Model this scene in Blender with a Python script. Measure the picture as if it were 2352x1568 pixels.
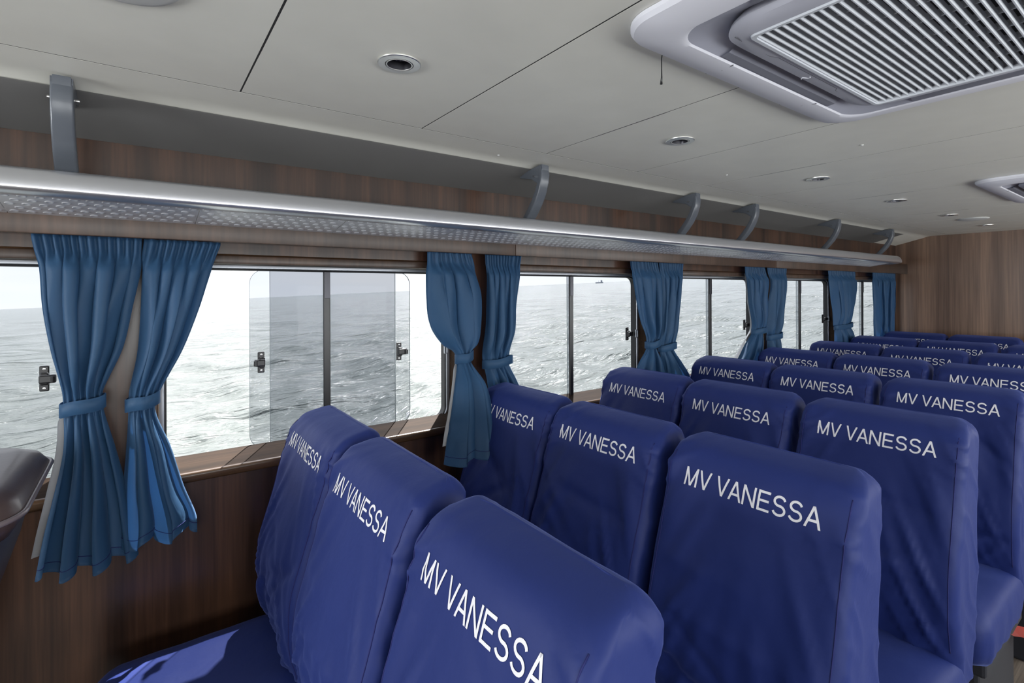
import bpy, bmesh, math, random
import numpy as np
from mathutils import Vector, Matrix, noise
from mathutils.bvhtree import BVHTree

scene = bpy.context.scene
for o in list(bpy.data.objects):
    bpy.data.objects.remove(o)
C = scene.collection

# ------------------------------------------------------------------ camera
# cabin axes: +X aft (towards the rear bulkhead), +Y port (window side), Z up, floor at 0
YAW, ROLL, FPX, SY = 0.942774, -0.003713, 1173.84, -116.72
cam_d = bpy.data.cameras.new('camera'); cam = bpy.data.objects.new('camera', cam_d); C.objects.link(cam)
v = Vector((math.cos(YAW), math.sin(YAW), 0.001)).normalized()
r = Vector((math.sin(YAW), -math.cos(YAW), 0)); u = r.cross(v)
r2 = r*math.cos(ROLL) + u*math.sin(ROLL); u2 = u*math.cos(ROLL) - r*math.sin(ROLL)
m = Matrix((r2, u2, -v)).transposed().to_4x4(); m.translation = Vector((0, 0, 1.5))
cam.matrix_world = m
cam_d.sensor_width = 36; cam_d.lens = FPX/2352*36; cam_d.shift_y = SY/2352
cam_d.clip_start = 0.02; cam_d.clip_end = 20000
scene.camera = cam
scene.view_settings.view_transform = 'Standard'; scene.view_settings.look = 'None'
scene.view_settings.exposure = 0.0; scene.view_settings.gamma = 1; scene.view_settings.use_curve_mapping = False

SEA_N = Vector((-0.03882, 0.016436, 0.99911)).normalized()   # the boat heels a little: true up in cabin axes

# ------------------------------------------------------------------ world
w = bpy.data.worlds.new('world'); scene.world = w; w.use_nodes = True
nt = w.node_tree; nt.nodes.clear()
def N(t, kind, **kw):
    n = t.nodes.new(kind)
    for k, val in kw.items():
        if k in n.inputs.keys(): n.inputs[k].default_value = val
        else: setattr(n, k, val)
    return n
out = N(nt, 'ShaderNodeOutputWorld'); bg = N(nt, 'ShaderNodeBackground'); nt.links.new(bg.outputs[0], out.inputs[0])
tc = N(nt, 'ShaderNodeTexCoord')
dot = N(nt, 'ShaderNodeVectorMath', operation='DOT_PRODUCT'); dot.inputs[1].default_value = SEA_N
nt.links.new(tc.outputs['Generated'], dot.inputs[0])
ramp = N(nt, 'ShaderNodeValToRGB'); el = ramp.color_ramp.elements
el[0].position = 0.0; el[0].color = (0.93, 0.96, 1.0, 1)
el[1].position = 1.0; el[1].color = (0.62, 0.72, 0.92, 1)
e2 = el.new(0.12); e2.color = (0.86, 0.91, 0.98, 1)
nt.links.new(dot.outputs['Value'], ramp.inputs[0])
mp = N(nt, 'ShaderNodeMapping'); mp.inputs['Scale'].default_value = (1.5, 1.5, 9)
nz = N(nt, 'ShaderNodeTexNoise'); nz.inputs['Scale'].default_value = 2.2; nz.inputs['Detail'].default_value = 6
cr = N(nt, 'ShaderNodeValToRGB'); cr.color_ramp.elements[0].position = 0.42; cr.color_ramp.elements[1].position = 0.68
nt.links.new(tc.outputs['Generated'], mp.inputs[0]); nt.links.new(mp.outputs[0], nz.inputs[0]); nt.links.new(nz.outputs[0], cr.inputs[0])
mx = N(nt, 'ShaderNodeMixRGB'); mx.inputs[2].default_value = (1.0, 1.0, 1.0, 1)
nt.links.new(cr.outputs[0], mx.inputs[0]); nt.links.new(ramp.outputs[0], mx.inputs[1]); nt.links.new(mx.outputs[0], bg.inputs[0])
bg.inputs[1].default_value = 1.75

# ------------------------------------------------------------------ sun, and daylight fill added on the unseen starboard and bow sides
sd = bpy.data.lights.new('sun', 'SUN'); sun = bpy.data.objects.new('sun', sd); C.objects.link(sun)
sun.rotation_euler = Vector((0.70, 0.72, 1.66)).to_track_quat('Z', 'Y').to_euler()
sd.energy = 16.0; sd.angle = 0.012; sd.color = (1.0, 0.97, 0.93)
STAR_Y = -1.62
STAR_P = 18
for k in range(7):  # added fill outside the unseen starboard windows, brightens the cabin
    ad = bpy.data.lights.new('starboard_daylight_fill', 'AREA'); ao = bpy.data.objects.new('starboard_daylight_fill', ad); C.objects.link(ao)
    ad.shape = 'RECTANGLE'; ad.size = 0.98; ad.size_y = 0.60; ad.energy = STAR_P; ad.color = (0.97, 0.99, 1.0)
    ao.location = (-1.925 + 1.247*k, STAR_Y - 0.06, 1.265); ao.rotation_euler = (math.radians(90), 0, 0)

fd = bpy.data.lights.new('bow_fill', 'AREA'); fo = bpy.data.objects.new('bow_fill', fd); C.objects.link(fo)  # added fill from an unseen bow opening, lights the seat fronts
fd.shape = 'RECTANGLE'; fd.size = 1.25; fd.size_y = 0.72; fd.energy = 54.0; fd.color = (0.95, 0.98, 1.0)
fo.location = (-2.51, 1.08, 1.46); fo.rotation_euler = (math.radians(90), 0, math.radians(-90))
random.seed(7)
# ------------------------------------------------------------------ helpers
def tag(o, label=None, cat=None, group=None, kind=None):
    if label: o['label'] = label
    if cat: o['category'] = cat
    if group: o['group'] = group
    if kind: o['kind'] = kind
    return o
def thing(name, label, cat, loc=(0, 0, 0), group=None, kind=None):
    o = bpy.data.objects.new(name, None); C.objects.link(o); o.location = loc
    o.empty_display_size = 0.05
    return tag(o, label, cat, group, kind)
def obj(name, bm, mat, parent=None, smooth=False, label=None):
    me = bpy.data.meshes.new(name)
    bm.normal_update(); bm.to_mesh(me); bm.free()
    if mat: me.materials.append(mat)
    if smooth:
        for p in me.polygons: p.use_smooth = True
    o = bpy.data.objects.new(name, me); C.objects.link(o)
    if parent: o.parent = parent
    if label: o['label'] = label
    return o
def sharp(o, ang=35):
    me = o.data
    for p in me.polygons: p.use_smooth = True
    me.set_sharp_from_angle(angle=math.radians(ang))
    return o
def add_box(bm, x0, x1, y0, y1, z0, z1, bev=0.0, seg=2):
    t = bmesh.new()
    vs = [t.verts.new(p) for p in ((x0,y0,z0),(x1,y0,z0),(x1,y1,z0),(x0,y1,z0),(x0,y0,z1),(x1,y0,z1),(x1,y1,z1),(x0,y1,z1))]
    for f in ((0,3,2,1),(4,5,6,7),(0,1,5,4),(1,2,6,5),(2,3,7,6),(3,0,4,7)): t.faces.new([vs[i] for i in f])
    if bev: bmesh.ops.bevel(t, geom=t.edges[:], offset=bev, segments=seg, profile=0.5, affect='EDGES')
    merge(bm, t)
def merge(bm, t, M=None):
    mp_ = {}
    for q in t.verts: mp_[q] = bm.verts.new(M @ q.co if M else q.co)
    for f in t.faces:
        try: bm.faces.new([mp_[q] for q in f.verts])
        except ValueError: pass
    t.free()
def box(*a, **k):
    bm = bmesh.new(); add_box(bm, *a, **k); return bm
def add_tube(bm, pts, rad, n=10, closed=False, cap=True):
    pts = [Vector(p) for p in pts]; rings = []; L = len(pts)
    prev = None
    for i, p in enumerate(pts):
        a = pts[(i-1) % L] if (closed or i > 0) else p; b = pts[(i+1) % L] if (closed or i < L-1) else p
        d = (b-a).normalized()
        if prev is None:
            ref = Vector((0, 0, 1)) if abs(d.z) < 0.9 else Vector((1, 0, 0)); s = d.cross(ref).normalized()
        else: s = (prev - d*prev.dot(d)).normalized()
        prev = s; t = d.cross(s)
        rr = rad[i] if isinstance(rad, (list, tuple)) else rad
        rings.append([bm.verts.new(p + (s*math.cos(2*math.pi*k/n) + t*math.sin(2*math.pi*k/n))*rr) for k in range(n)])
    for i in range(L if closed else L-1):
        A, B = rings[i], rings[(i+1) % L]
        for k in range(n): bm.faces.new((A[k], A[(k+1) % n], B[(k+1) % n], B[k]))
    if cap and not closed:
        bm.faces.new(rings[0][::-1]); bm.faces.new(rings[-1])
def tube(*a, **k):
    bm = bmesh.new(); add_tube(bm, *a, **k); return bm
def loft(bm, rings, closed_ring=True, cap=False):
    R_ = [[bm.verts.new(p) for p in rg] for rg in rings]
    n = len(R_[0])
    for A, B in zip(R_[:-1], R_[1:]):
        for k in range(n if closed_ring else n-1):
            bm.faces.new((A[k], A[(k+1) % n], B[(k+1) % n], B[k]))
    if cap:
        bm.faces.new(R_[0][::-1]); bm.faces.new(R_[-1])
    return R_
def lathe(bm, prof, n=40, M=None):       # prof: list of (r, z)
    t = bmesh.new()
    loft(t, [[(rr*math.cos(2*math.pi*k/n), rr*math.sin(2*math.pi*k/n), z) for k in range(n)] for rr, z in prof])
    bmesh.ops.remove_doubles(t, verts=t.verts[:], dist=1e-6)
    merge(bm, t, M)
def rrect(cx, cz, hx, hz, r, n=8, m=6):   # rounded rectangle in 2D (counterclockwise), n steps per corner, m per side
    P = []
    cs = [(cx+hx-r, cz+hz-r, 0), (cx-hx+r, cz+hz-r, 90), (cx-hx+r, cz-hz+r, 180), (cx+hx-r, cz-hz+r, 270)]
    for i, (a, b, s) in enumerate(cs):
        for k in range(n+1):
            t = math.radians(s + 90*k/n); P.append((a + r*math.cos(t), b + r*math.sin(t)))
        na, nb, ns = cs[(i+1) % 4]; t = math.radians(ns)
        q = (na + r*math.cos(t), nb + r*math.sin(t)); p = P[-1]
        for k in range(1, m): P.append((p[0]+(q[0]-p[0])*k/m, p[1]+(q[1]-p[1])*k/m))
    return P
def interp(tab, z):                        # tab sorted ascending [(z, v...)], smooth piecewise
    if z <= tab[0][0]: return tab[0][1:]
    if z >= tab[-1][0]: return tab[-1][1:]
    for i in range(len(tab)-1):
        if tab[i][0] <= z <= tab[i+1][0]:
            t = (z-tab[i][0])/(tab[i+1][0]-tab[i][0])
            p0 = tab[max(i-1, 0)]; p1 = tab[i]; p2 = tab[i+1]; p3 = tab[min(i+2, len(tab)-1)]
            res = []
            for k in range(1, len(p1)):
                h = p2[0]-p1[0]
                m1 = (p2[k]-p0[k])/(p2[0]-p0[0])*h; m2 = (p3[k]-p1[k])/(p3[0]-p1[0])*h
                res.append((2*t**3-3*t**2+1)*p1[k] + (t**3-2*t**2+t)*m1 + (-2*t**3+3*t**2)*p2[k] + (t**3-t**2)*m2)
            return tuple(res)
def sm(t): t = max(0, min(1, t)); return t*t*(3-2*t)
def copy_tree(o, parent=None):
    c = o.copy(); C.objects.link(c); c.parent = parent
    for ch in list(o.children): copy_tree(ch, c)
    return c

# ------------------------------------------------------------------ materials
def mat(name, col, rough=0.5, metal=0.0, sheen=0.0, sheen_tint=None, coat=0.0, spec=0.5, bump=None, var=None):
    m_ = bpy.data.materials.new(name); m_.use_nodes = True; t = m_.node_tree
    b = t.nodes['Principled BSDF']
    b.inputs['Base Color'].default_value = (*col, 1); b.inputs['Roughness'].default_value = rough
    b.inputs['Metallic'].default_value = metal; b.inputs['Specular IOR Level'].default_value = spec
    b.inputs['Sheen Weight'].default_value = sheen; b.inputs['Sheen Roughness'].default_value = 0.4
    if sheen_tint: b.inputs['Sheen Tint'].default_value = (*sheen_tint, 1)
    b.inputs['Coat Weight'].default_value = coat; b.inputs['Coat Roughness'].default_value = 0.15
    tcn = N(t, 'ShaderNodeTexCoord')
    if bump:
        sc, st, ds = bump
        nn = N(t, 'ShaderNodeTexNoise'); nn.inputs['Scale'].default_value = sc; nn.inputs['Detail'].default_value = 4
        bb = N(t, 'ShaderNodeBump'); bb.inputs['Strength'].default_value = st; bb.inputs['Distance'].default_value = ds
        t.links.new(tcn.outputs['Object'], nn.inputs[0]); t.links.new(nn.outputs[0], bb.inputs['Height']); t.links.new(bb.outputs[0], b.inputs['Normal'])
    if var:
        sc, lo, hi = var
        nn = N(t, 'ShaderNodeTexNoise'); nn.inputs['Scale'].default_value = sc; nn.inputs['Detail'].default_value = 5
        mr = N(t, 'ShaderNodeMapRange'); mr.inputs[3].default_value = lo; mr.inputs[4].default_value = hi
        mxx = N(t, 'ShaderNodeMixRGB', blend_type='MULTIPLY'); mxx.inputs[0].default_value = 1; mxx.inputs[1].default_value = (*col, 1)
        t.links.new(tcn.outputs['Object'], nn.inputs[0]); t.links.new(nn.outputs[0], mr.inputs[0]); t.links.new(mr.outputs[0], mxx.inputs[2]); t.links.new(mxx.outputs[0], b.inputs['Base Color'])
    return m_
def wood(name, c0, c1, scale, rough=0.3, coat=0.25, stretch=None):
    # scale: mapping scale vector (large across the grain, small along it)
    m_ = bpy.data.materials.new(name); m_.use_nodes = True; t = m_.node_tree; b = t.nodes['Principled BSDF']
    tcn = N(t, 'ShaderNodeTexCoord')
    mpn = N(t, 'ShaderNodeMapping'); mpn.inputs['Scale'].default_value = scale
    n1 = N(t, 'ShaderNodeTexNoise'); n1.inputs['Scale'].default_value = 1.0; n1.inputs['Detail'].default_value = 3; n1.inputs['Distortion'].default_value = 0.3
    mp2 = N(t, 'ShaderNodeMapping'); mp2.inputs['Scale'].default_value = tuple(s*9 for s in scale)
    n2 = N(t, 'ShaderNodeTexNoise'); n2.inputs['Scale'].default_value = 1.0; n2.inputs['Detail'].default_value = 6
    r1 = N(t, 'ShaderNodeValToRGB'); r1.color_ramp.elements[0].position = 0.32; r1.color_ramp.elements[1].position = 0.68
    r1.color_ramp.elements[0].color = (*c0, 1); r1.color_ramp.elements[1].color = (*c1, 1)
    mr = N(t, 'ShaderNodeMapRange'); mr.inputs[1].default_value = 0.3; mr.inputs[2].default_value = 0.7; mr.inputs[3].default_value = 0.72; mr.inputs[4].default_value = 1.2
    mxx = N(t, 'ShaderNodeMixRGB', blend_type='MULTIPLY'); mxx.inputs[0].default_value = 1
    t.links.new(tcn.outputs['Object'], mpn.inputs[0]); t.links.new(tcn.outputs['Object'], mp2.inputs[0])
    t.links.new(mpn.outputs[0], n1.inputs[0]); t.links.new(mp2.outputs[0], n2.inputs[0]); t.links.new(n1.outputs[0], r1.inputs[0])
    t.links.new(n2.outputs[0], mr.inputs[0]); t.links.new(r1.outputs[0], mxx.inputs[1]); t.links.new(mr.outputs[0], mxx.inputs[2])
    t.links.new(mxx.outputs[0], b.inputs['Base Color'])
    b.inputs['Roughness'].default_value = rough; b.inputs['Coat Weight'].default_value = coat; b.inputs['Coat Roughness'].default_value = 0.22
    return m_
WA, WB = (0.022, 0.0105, 0.0068), (0.080, 0.037, 0.021)
M = {}
M['wood'] = wood('walnut_vertical', WA, WB, (16, 16, 0.5))
M['wood_h'] = wood('walnut_horizontal', (0.052, 0.027, 0.013), (0.105, 0.055, 0.027), (1.2, 30, 30), rough=0.35)
M['wood_rear'] = wood('walnut_rear', (0.10, 0.056, 0.038), (0.27, 0.165, 0.112), (6, 10, 0.25), rough=0.36, coat=0.35)
M['pelmet'] = wood('walnut_pelmet', (0.036, 0.020, 0.013), (0.080, 0.045, 0.029), (9, 9, 0.8), rough=0.42, coat=0.1)
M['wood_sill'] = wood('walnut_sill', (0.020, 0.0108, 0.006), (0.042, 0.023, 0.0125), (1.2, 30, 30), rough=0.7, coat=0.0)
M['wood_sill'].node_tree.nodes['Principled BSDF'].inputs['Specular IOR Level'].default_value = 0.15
M['ceiling'] = mat('ceiling_laminate', (0.82, 0.815, 0.745), 0.42, var=(9, 0.93, 1.04))
M['cove_shade'] = mat('cove_shade_grey', (0.36, 0.355, 0.35), 0.5, var=(3, 0.9, 1.1))  # shade of the cream slope put into a grey base colour
M['gap'] = mat('dark_gap', (0.03, 0.03, 0.03), 0.8)
M['alu'] = mat('brushed_aluminium', (0.66, 0.67, 0.71), 0.30, metal=0.85, bump=(60, 0.04, 0.001))
M['alu_sheet'] = mat('pressed_aluminium_sheet', (0.66, 0.67, 0.70), 0.38, metal=0.45)
M['frame'] = mat('window_aluminium', (0.55, 0.58, 0.63), 0.35, metal=0.6)
M['rubber'] = mat('black_rubber', (0.012, 0.012, 0.014), 0.5)
M['black'] = mat('black_plastic', (0.010, 0.010, 0.012), 0.32)
M['dark_metal'] = mat('dark_anodised', (0.05, 0.05, 0.06), 0.3, metal=0.5)
M['screw'] = mat('steel_screw', (0.6, 0.6, 0.6), 0.25, metal=1.0)
M['chrome'] = mat('satin_chrome', (0.86, 0.86, 0.84), 0.34, metal=1.0)
M['lamp_glass'] = mat('lamp_glass', (0.42, 0.45, 0.50), 0.18, metal=0.2)
M['bracket'] = mat('grey_bracket', (0.105, 0.118, 0.14), 0.28, bump=(40, 0.1, 0.002))
M['white_plastic'] = mat('white_plastic', (0.84, 0.85, 0.92), 0.45)
M['panel_plastic'] = mat('panel_plastic', (0.52, 0.53, 0.60), 0.45)
M['grey_plastic'] = mat('grey_plastic', (0.40, 0.41, 0.48), 0.5)
M['grille'] = mat('grille_plastic', (0.62, 0.65, 0.70), 0.45)
M['fabric'] = mat('blue_cotton_cover', (0.013, 0.026, 0.142), 0.58, sheen=0.25, sheen_tint=(0.30, 0.40, 1.0), bump=(14, 0.25, 0.01), spec=0.3)
M['seamf'] = mat('blue_seam', (0.010, 0.014, 0.11), 0.85)
M['letter'] = mat('white_print', (0.80, 0.80, 0.84), 0.6)
M['dark_shell'] = mat('charcoal_fabric', (0.014, 0.015, 0.022), 0.85, sheen=0.1)
M['leather'] = mat('brown_leather', (0.070, 0.046, 0.044), 0.36, coat=0.15, bump=(90, 0.12, 0.002))
M['piping'] = mat('leather_piping', (0.16, 0.13, 0.14), 0.3)
M['orange'] = mat('orange_webbing', (0.85, 0.05, 0.02), 0.5, sheen=0.2)
M['speaker'] = mat('perforated_white', (0.62, 0.63, 0.62), 0.5)

def curtain_mat(name, col, trans, mixf):
    m_ = bpy.data.materials.new(name); m_.use_nodes = True; t = m_.node_tree; b = t.nodes['Principled BSDF']
    b.inputs['Base Color'].default_value = (*col, 1); b.inputs['Roughness'].default_value = 0.55
    b.inputs['Sheen Weight'].default_value = 0.35; b.inputs['Sheen Roughness'].default_value = 0.4; b.inputs['Sheen Tint'].default_value = (0.35, 0.6, 1, 1)
    tr = N(t, 'ShaderNodeBsdfTranslucent'); tr.inputs[0].default_value = (*trans, 1)
    mix = N(t, 'ShaderNodeMixShader'); mix.inputs[0].default_value = mixf
    o_ = t.nodes['Material Output']
    t.links.new(b.outputs[0], mix.inputs[1]); t.links.new(tr.outputs[0], mix.inputs[2]); t.links.new(mix.outputs[0], o_.inputs[0])
    tcn = N(t, 'ShaderNodeTexCoord'); nn = N(t, 'ShaderNodeTexNoise'); nn.inputs['Scale'].default_value = 30; nn.inputs['Detail'].default_value = 4
    bb = N(t, 'ShaderNodeBump'); bb.inputs['Strength'].default_value = 0.15; bb.inputs['Distance'].default_value = 0.006
    t.links.new(tcn.outputs['Object'], nn.inputs[0]); t.links.new(nn.outputs[0], bb.inputs['Height']); t.links.new(bb.outputs[0], b.inputs['Normal'])
    return m_
M['curtain'] = curtain_mat('blue_curtain', (0.052, 0.145, 0.29), (0.04, 0.12, 0.28), 0.10)
M['lining'] = curtain_mat('curtain_lining', (0.62, 0.62, 0.62), (0.5, 0.5, 0.5), 0.3)

def glass_mat(name, tint, refl):
    m_ = bpy.data.materials.new(name); m_.use_nodes = True; t = m_.node_tree; t.nodes.remove(t.nodes['Principled BSDF'])
    tr = N(t, 'ShaderNodeBsdfTransparent'); tr.inputs[0].default_value = (*tint, 1)
    gl = N(t, 'ShaderNodeBsdfGlossy'); gl.inputs['Roughness'].default_value = 0.02
    lw = N(t, 'ShaderNodeLayerWeight'); lw.inputs['Blend'].default_value = refl
    mix = N(t, 'ShaderNodeMixShader'); o_ = t.nodes['Material Output']
    t.links.new(lw.outputs['Fresnel'], mix.inputs[0]); t.links.new(tr.outputs[0], mix.inputs[1]); t.links.new(gl.outputs[0], mix.inputs[2]); t.links.new(mix.outputs[0], o_.inputs[0])
    return m_
M['glass'] = glass_mat('tinted_glass', (0.575, 0.59, 0.615), 0.08)
M['glass_edge'] = mat('glass_edge', (0.35, 0.40, 0.42), 0.2)

# ------------------------------------------------------------------ sea
def build_sea():
    rng = np.random.RandomState(3)
    comps = []
    for i in range(64):
        lam = 0.45*(14/0.45)**(rng.rand()**1.3); th = math.radians(200 + 38*rng.randn())
        comps.append((lam, th, rng.rand()*2*math.pi, 0.0066*lam**0.8*(1.0 if lam < 4 else 0.5)))
    t = np.linspace(0, 1, 430); rad = 2.6*(1800/2.6)**t
    ang = np.concatenate([np.radians(np.linspace(-8, 158, 520)), np.radians(np.linspace(166, 344, 24))])
    Rr, A = np.meshgrid(rad, ang, indexing='ij'); X = Rr*np.cos(A); Y = Rr*np.sin(A)
    Z = np.zeros_like(X); DX = np.zeros_like(X); DY = np.zeros_like(X)
    cell = Rr*0.0155
    for lam, th, ph, am in comps:
        k = 2*math.pi/lam; fade = np.clip((lam/cell-2.2)/2.5, 0, 1)
        g = 1 + 0.5*np.sin(X*0.11*math.cos(th+1.2)+Y*0.13*math.sin(th+0.7)+ph*3)
        arg = k*(X*math.cos(th)+Y*math.sin(th)) + ph + 0.6*np.sin(0.21*k*(-X*math.sin(th)+Y*math.cos(th))+ph)
        Z += am*fade*g*np.cos(arg)
        DX -= 0.8*am*fade*g*math.cos(th)*np.sin(arg); DY -= 0.8*am*fade*g*math.sin(th)*np.sin(arg)
    P = np.stack([X+DX, Y+DY, Z], -1).reshape(-1, 3)
    n, mm = X.shape; idx = np.arange(n*mm).reshape(n, mm)
    F = []
    a = idx[:-1, :]; b = idx[1:, :]
    a2 = np.roll(a, -1, 1); b2 = np.roll(b, -1, 1)
    F = np.stack([a, b, b2, a2], -1).reshape(-1, 4)
    P = np.concatenate([P, np.array([[9000*math.cos(t_), 9000*math.sin(t_), 0] for t_ in ang])]); base = n*mm
    o_ = base + np.arange(mm)
    F2 = np.stack([idx[-1], o_, np.roll(o_, -1), np.roll(idx[-1], -1)], -1)
    F = np.concatenate([F, F2])
    me = bpy.data.meshes.new('sea'); me.from_pydata(P.tolist(), [], F.tolist())
    for p in me.polygons: p.use_smooth = True
    o = bpy.data.objects.new('sea', me); C.objects.link(o)
    o.location = (0, 0, -1.0); o.rotation_euler = SEA_N.to_track_quat('Z', 'Y').to_euler()
    q = Vector((0, 0, 1)).rotation_difference(SEA_N); o.rotation_euler = q.to_euler()
    m_ = bpy.data.materials.new('sea_water'); m_.use_nodes = True; t = m_.node_tree; b = t.nodes['Principled BSDF']
    b.inputs['Base Color'].default_value = (0.15, 0.165, 0.155, 1); b.inputs['Roughness'].default_value = 0.16; b.inputs['IOR'].default_value = 1.33
    tcn = N(t, 'ShaderNodeTexCoord')
    last = None
    for sc, st, ds, map_s in ((0.55, 0.9, 0.5, (1, 2.6, 1)), (3.2, 0.85, 0.12, (1, 2.4, 1)), (0.16, 0.7, 1.6, (1, 2.6, 1))):
        mpn = N(t, 'ShaderNodeMapping'); mpn.inputs['Scale'].default_value = map_s; mpn.inputs['Rotation'].default_value = (0, 0, math.radians(-35))
        nn = N(t, 'ShaderNodeTexNoise'); nn.inputs['Scale'].default_value = sc; nn.inputs['Detail'].default_value = 5; nn.inputs['Distortion'].default_value = 0.4
        bb = N(t, 'ShaderNodeBump'); bb.inputs['Strength'].default_value = st; bb.inputs['Distance'].default_value = ds
        t.links.new(tcn.outputs['Object'], mpn.inputs[0]); t.links.new(mpn.outputs[0], nn.inputs[0]); t.links.new(nn.outputs[0], bb.inputs['Height'])
        if last: t.links.new(last.outputs[0], bb.inputs['Normal'])
        last = bb
    t.links.new(last.outputs[0], b.inputs['Normal'])
    me.materials.append(m_)
    tag(o, 'grey rippled open sea outside the port windows', 'sea', kind='stuff')
build_sea()

def build_ship(px_dir, dist, L, name, label):
    d = Vector(px_dir); d = (d - SEA_N*d.dot(SEA_N)).normalized()
    s = d.cross(SEA_N).normalized(); o = thing(name, label, 'ship', (0, 0, -1.0))
    base = d*dist
    def bx(a0, a1, h0, h1, w_):
        bm = bmesh.new(); vs = []
        for hh in (h0, h1):
            for aa, dd in ((a0, -w_), (a1, -w_), (a1, w_), (a0, w_)): vs.append(bm.verts.new(base + s*aa + d*dd + SEA_N*hh))
        for f in ((0,3,2,1),(4,5,6,7),(0,1,5,4),(1,2,6,5),(2,3,7,6),(3,0,4,7)): bm.faces.new([vs[i] for i in f])
        return bm
    mm = mat('ship_grey', (0.30, 0.33, 0.37), 0.8)
    obj('hull', bx(-L, L, -1, 3.2, 3), mm, o); obj('superstructure', bx(L*0.35, L*0.8, 3.2, 8.5, 2), mm, o); obj('mast', bx(-L*0.2, -L*0.14, 3.2, 8, 0.4), mm, o)
def ray(px, py): return v + r2*(px-1176)/FPX + u2*(784+SY-py)/FPX
build_ship((0.722, 0.705, 0.017), 1500, 11, 'distant_ship', 'tiny grey ship on the horizon seen through the second window')

# sea spray thrown up by the hull
bm = bmesh.new(); rng = random.Random(5)
for i in range(520):
    a = rng.random(); Y = 3.9 + rng.gauss(0, 0.35); X = (0.335 + 0.17*a)*Y + rng.gauss(0, 0.05)
    Z = -0.15 + 0.78*rng.random()**1.5*(0.35+0.65*a); s = 0.003 + 0.009*rng.random()**2
    if rng.random() < 0.3: X -= rng.random()*1.0; Z -= 0.1; s *= 0.5
    Mx = Matrix.Translation((X, Y, Z)) @ Matrix.Rotation(math.radians(-40+rng.gauss(0, 14)), 4, 'Y') @ Matrix.Diagonal((s*(2.5+3*rng.random()), s, s, 1))
    t = bmesh.new(); bmesh.ops.create_icosphere(t, subdivisions=1, radius=1); merge(bm, t, Mx)
tag(obj('sea_spray', bm, mat('spray', (0.95, 0.95, 0.95), 0.4), smooth=True), 'white spray thrown up by the hull outside the first full window', 'spray', kind='stuff')

# ------------------------------------------------------------------ shell
X0, X1 = -2.45, 6.17
WALL_Y = 1.90; CZ = 2.017
WC = [-1.925 + 1.247*k for k in range(7)]           # window centres; WC[1] = -0.678, WC[2] = 0.569 ...
GZ0, GZ1 = 0.953, 1.575
def ring_panel(bm, x0, x1, z0, z1, y, cx, cz, hx, hz, r_, depth_pts):
    inner = rrect(cx, cz, hx, hz, r_, 8, 6)
    outer = []
    n = len(inner); per = n//4
    cor = [(x1, z1), (x0, z1), (x0, z0), (x1, z0)]
    for i in range(n):
        q, k = divmod(i, per)
        if k <= 8: outer.append(cor[q])
        else:
            t_ = (k-8)/(per-8); a = cor[q]; b = cor[(q+1) % 4]; outer.append((a[0]+(b[0]-a[0])*t_, a[1]+(b[1]-a[1])*t_))
    rings = [[(p[0], y, p[1]) for p in outer], [(p[0], y, p[1]) for p in inner]]
    for dy, grow in depth_pts:
        q = rrect(cx, cz, hx+grow, hz+grow, max(r_+grow, 0.01), 8, 6); rings.append([(p[0], y+dy, p[1]) for p in q])
    R_ = loft(bm, rings)
def clean(bm):
    bmesh.ops.remove_doubles(bm, verts=bm.verts[:], dist=1e-5)
    bmesh.ops.dissolve_degenerate(bm, dist=1e-6, edges=bm.edges[:])
def side_wall(name, y, sgn, mirror):
    bm = bmesh.new()
    xs = [X0] + [(WC[i]+WC[i+1])/2 for i in range(6)] + [X1]
    xs[0] = min(X0, xs[0]); 
    for i in range(7):
        a, b = xs[i], xs[i+1]
        ring_panel(bm, a, b, 0, 2.02, WALL_Y, WC[i], (0.935+1.592)/2, 0.525, (1.592-0.935)/2, 0.055, [(0.045, 0.0), (0.088, -0.0)])
    clean(bm)
    for q in bm.verts:
        if q.co.z < 1.0 and q.co.z > 0.9 and q.co.y > WALL_Y+0.02: q.co.z += 0.030*min(1, (q.co.y-WALL_Y)/0.088)*max(0, min(1, (1.0-q.co.z)/0.06))
    if mirror:
        for q in bm.verts: q.co.y = STAR_Y - (q.co.y - WALL_Y)
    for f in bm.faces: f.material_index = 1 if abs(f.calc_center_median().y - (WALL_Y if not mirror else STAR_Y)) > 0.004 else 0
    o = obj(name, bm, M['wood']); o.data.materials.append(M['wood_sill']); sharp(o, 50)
    return o
wp = side_wall('wall_port', WALL_Y, 1, False); tag(wp, 'dark walnut veneer side wall with the row of sea windows', 'wall', kind='structure')
ws = side_wall('wall_starboard', STAR_Y, -1, True); tag(ws, 'dark walnut side wall opposite the sea windows', 'wall', kind='structure')
# wooden mouldings round the port window openings
for i in range(7):
    bm = bmesh.new(); cx = WC[i]; cz = (0.935+1.592)/2; hx = 0.525; hz = (1.592-0.935)/2
    prof = [(0.0, 0.0), (-0.006, 0.0), (-0.012, 0.004), (-0.013, 0.012), (-0.010, 0.026), (-0.004, 0.032), (0.0, 0.033)]
    loft(bm, [[(p[0], WALL_Y+dy-0.0005, p[1]) for p in rrect(cx, cz, hx+g, hz+g, 0.055+g, 8, 6)] for dy, g in prof])
    o = obj('trim_%d' % (i+1), bm, M['wood_h'], smooth=True); tag(o, kind='structure', label='brown wooden moulding around a sea window opening', cat='trim', group='mouldings around the sea windows')
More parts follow.
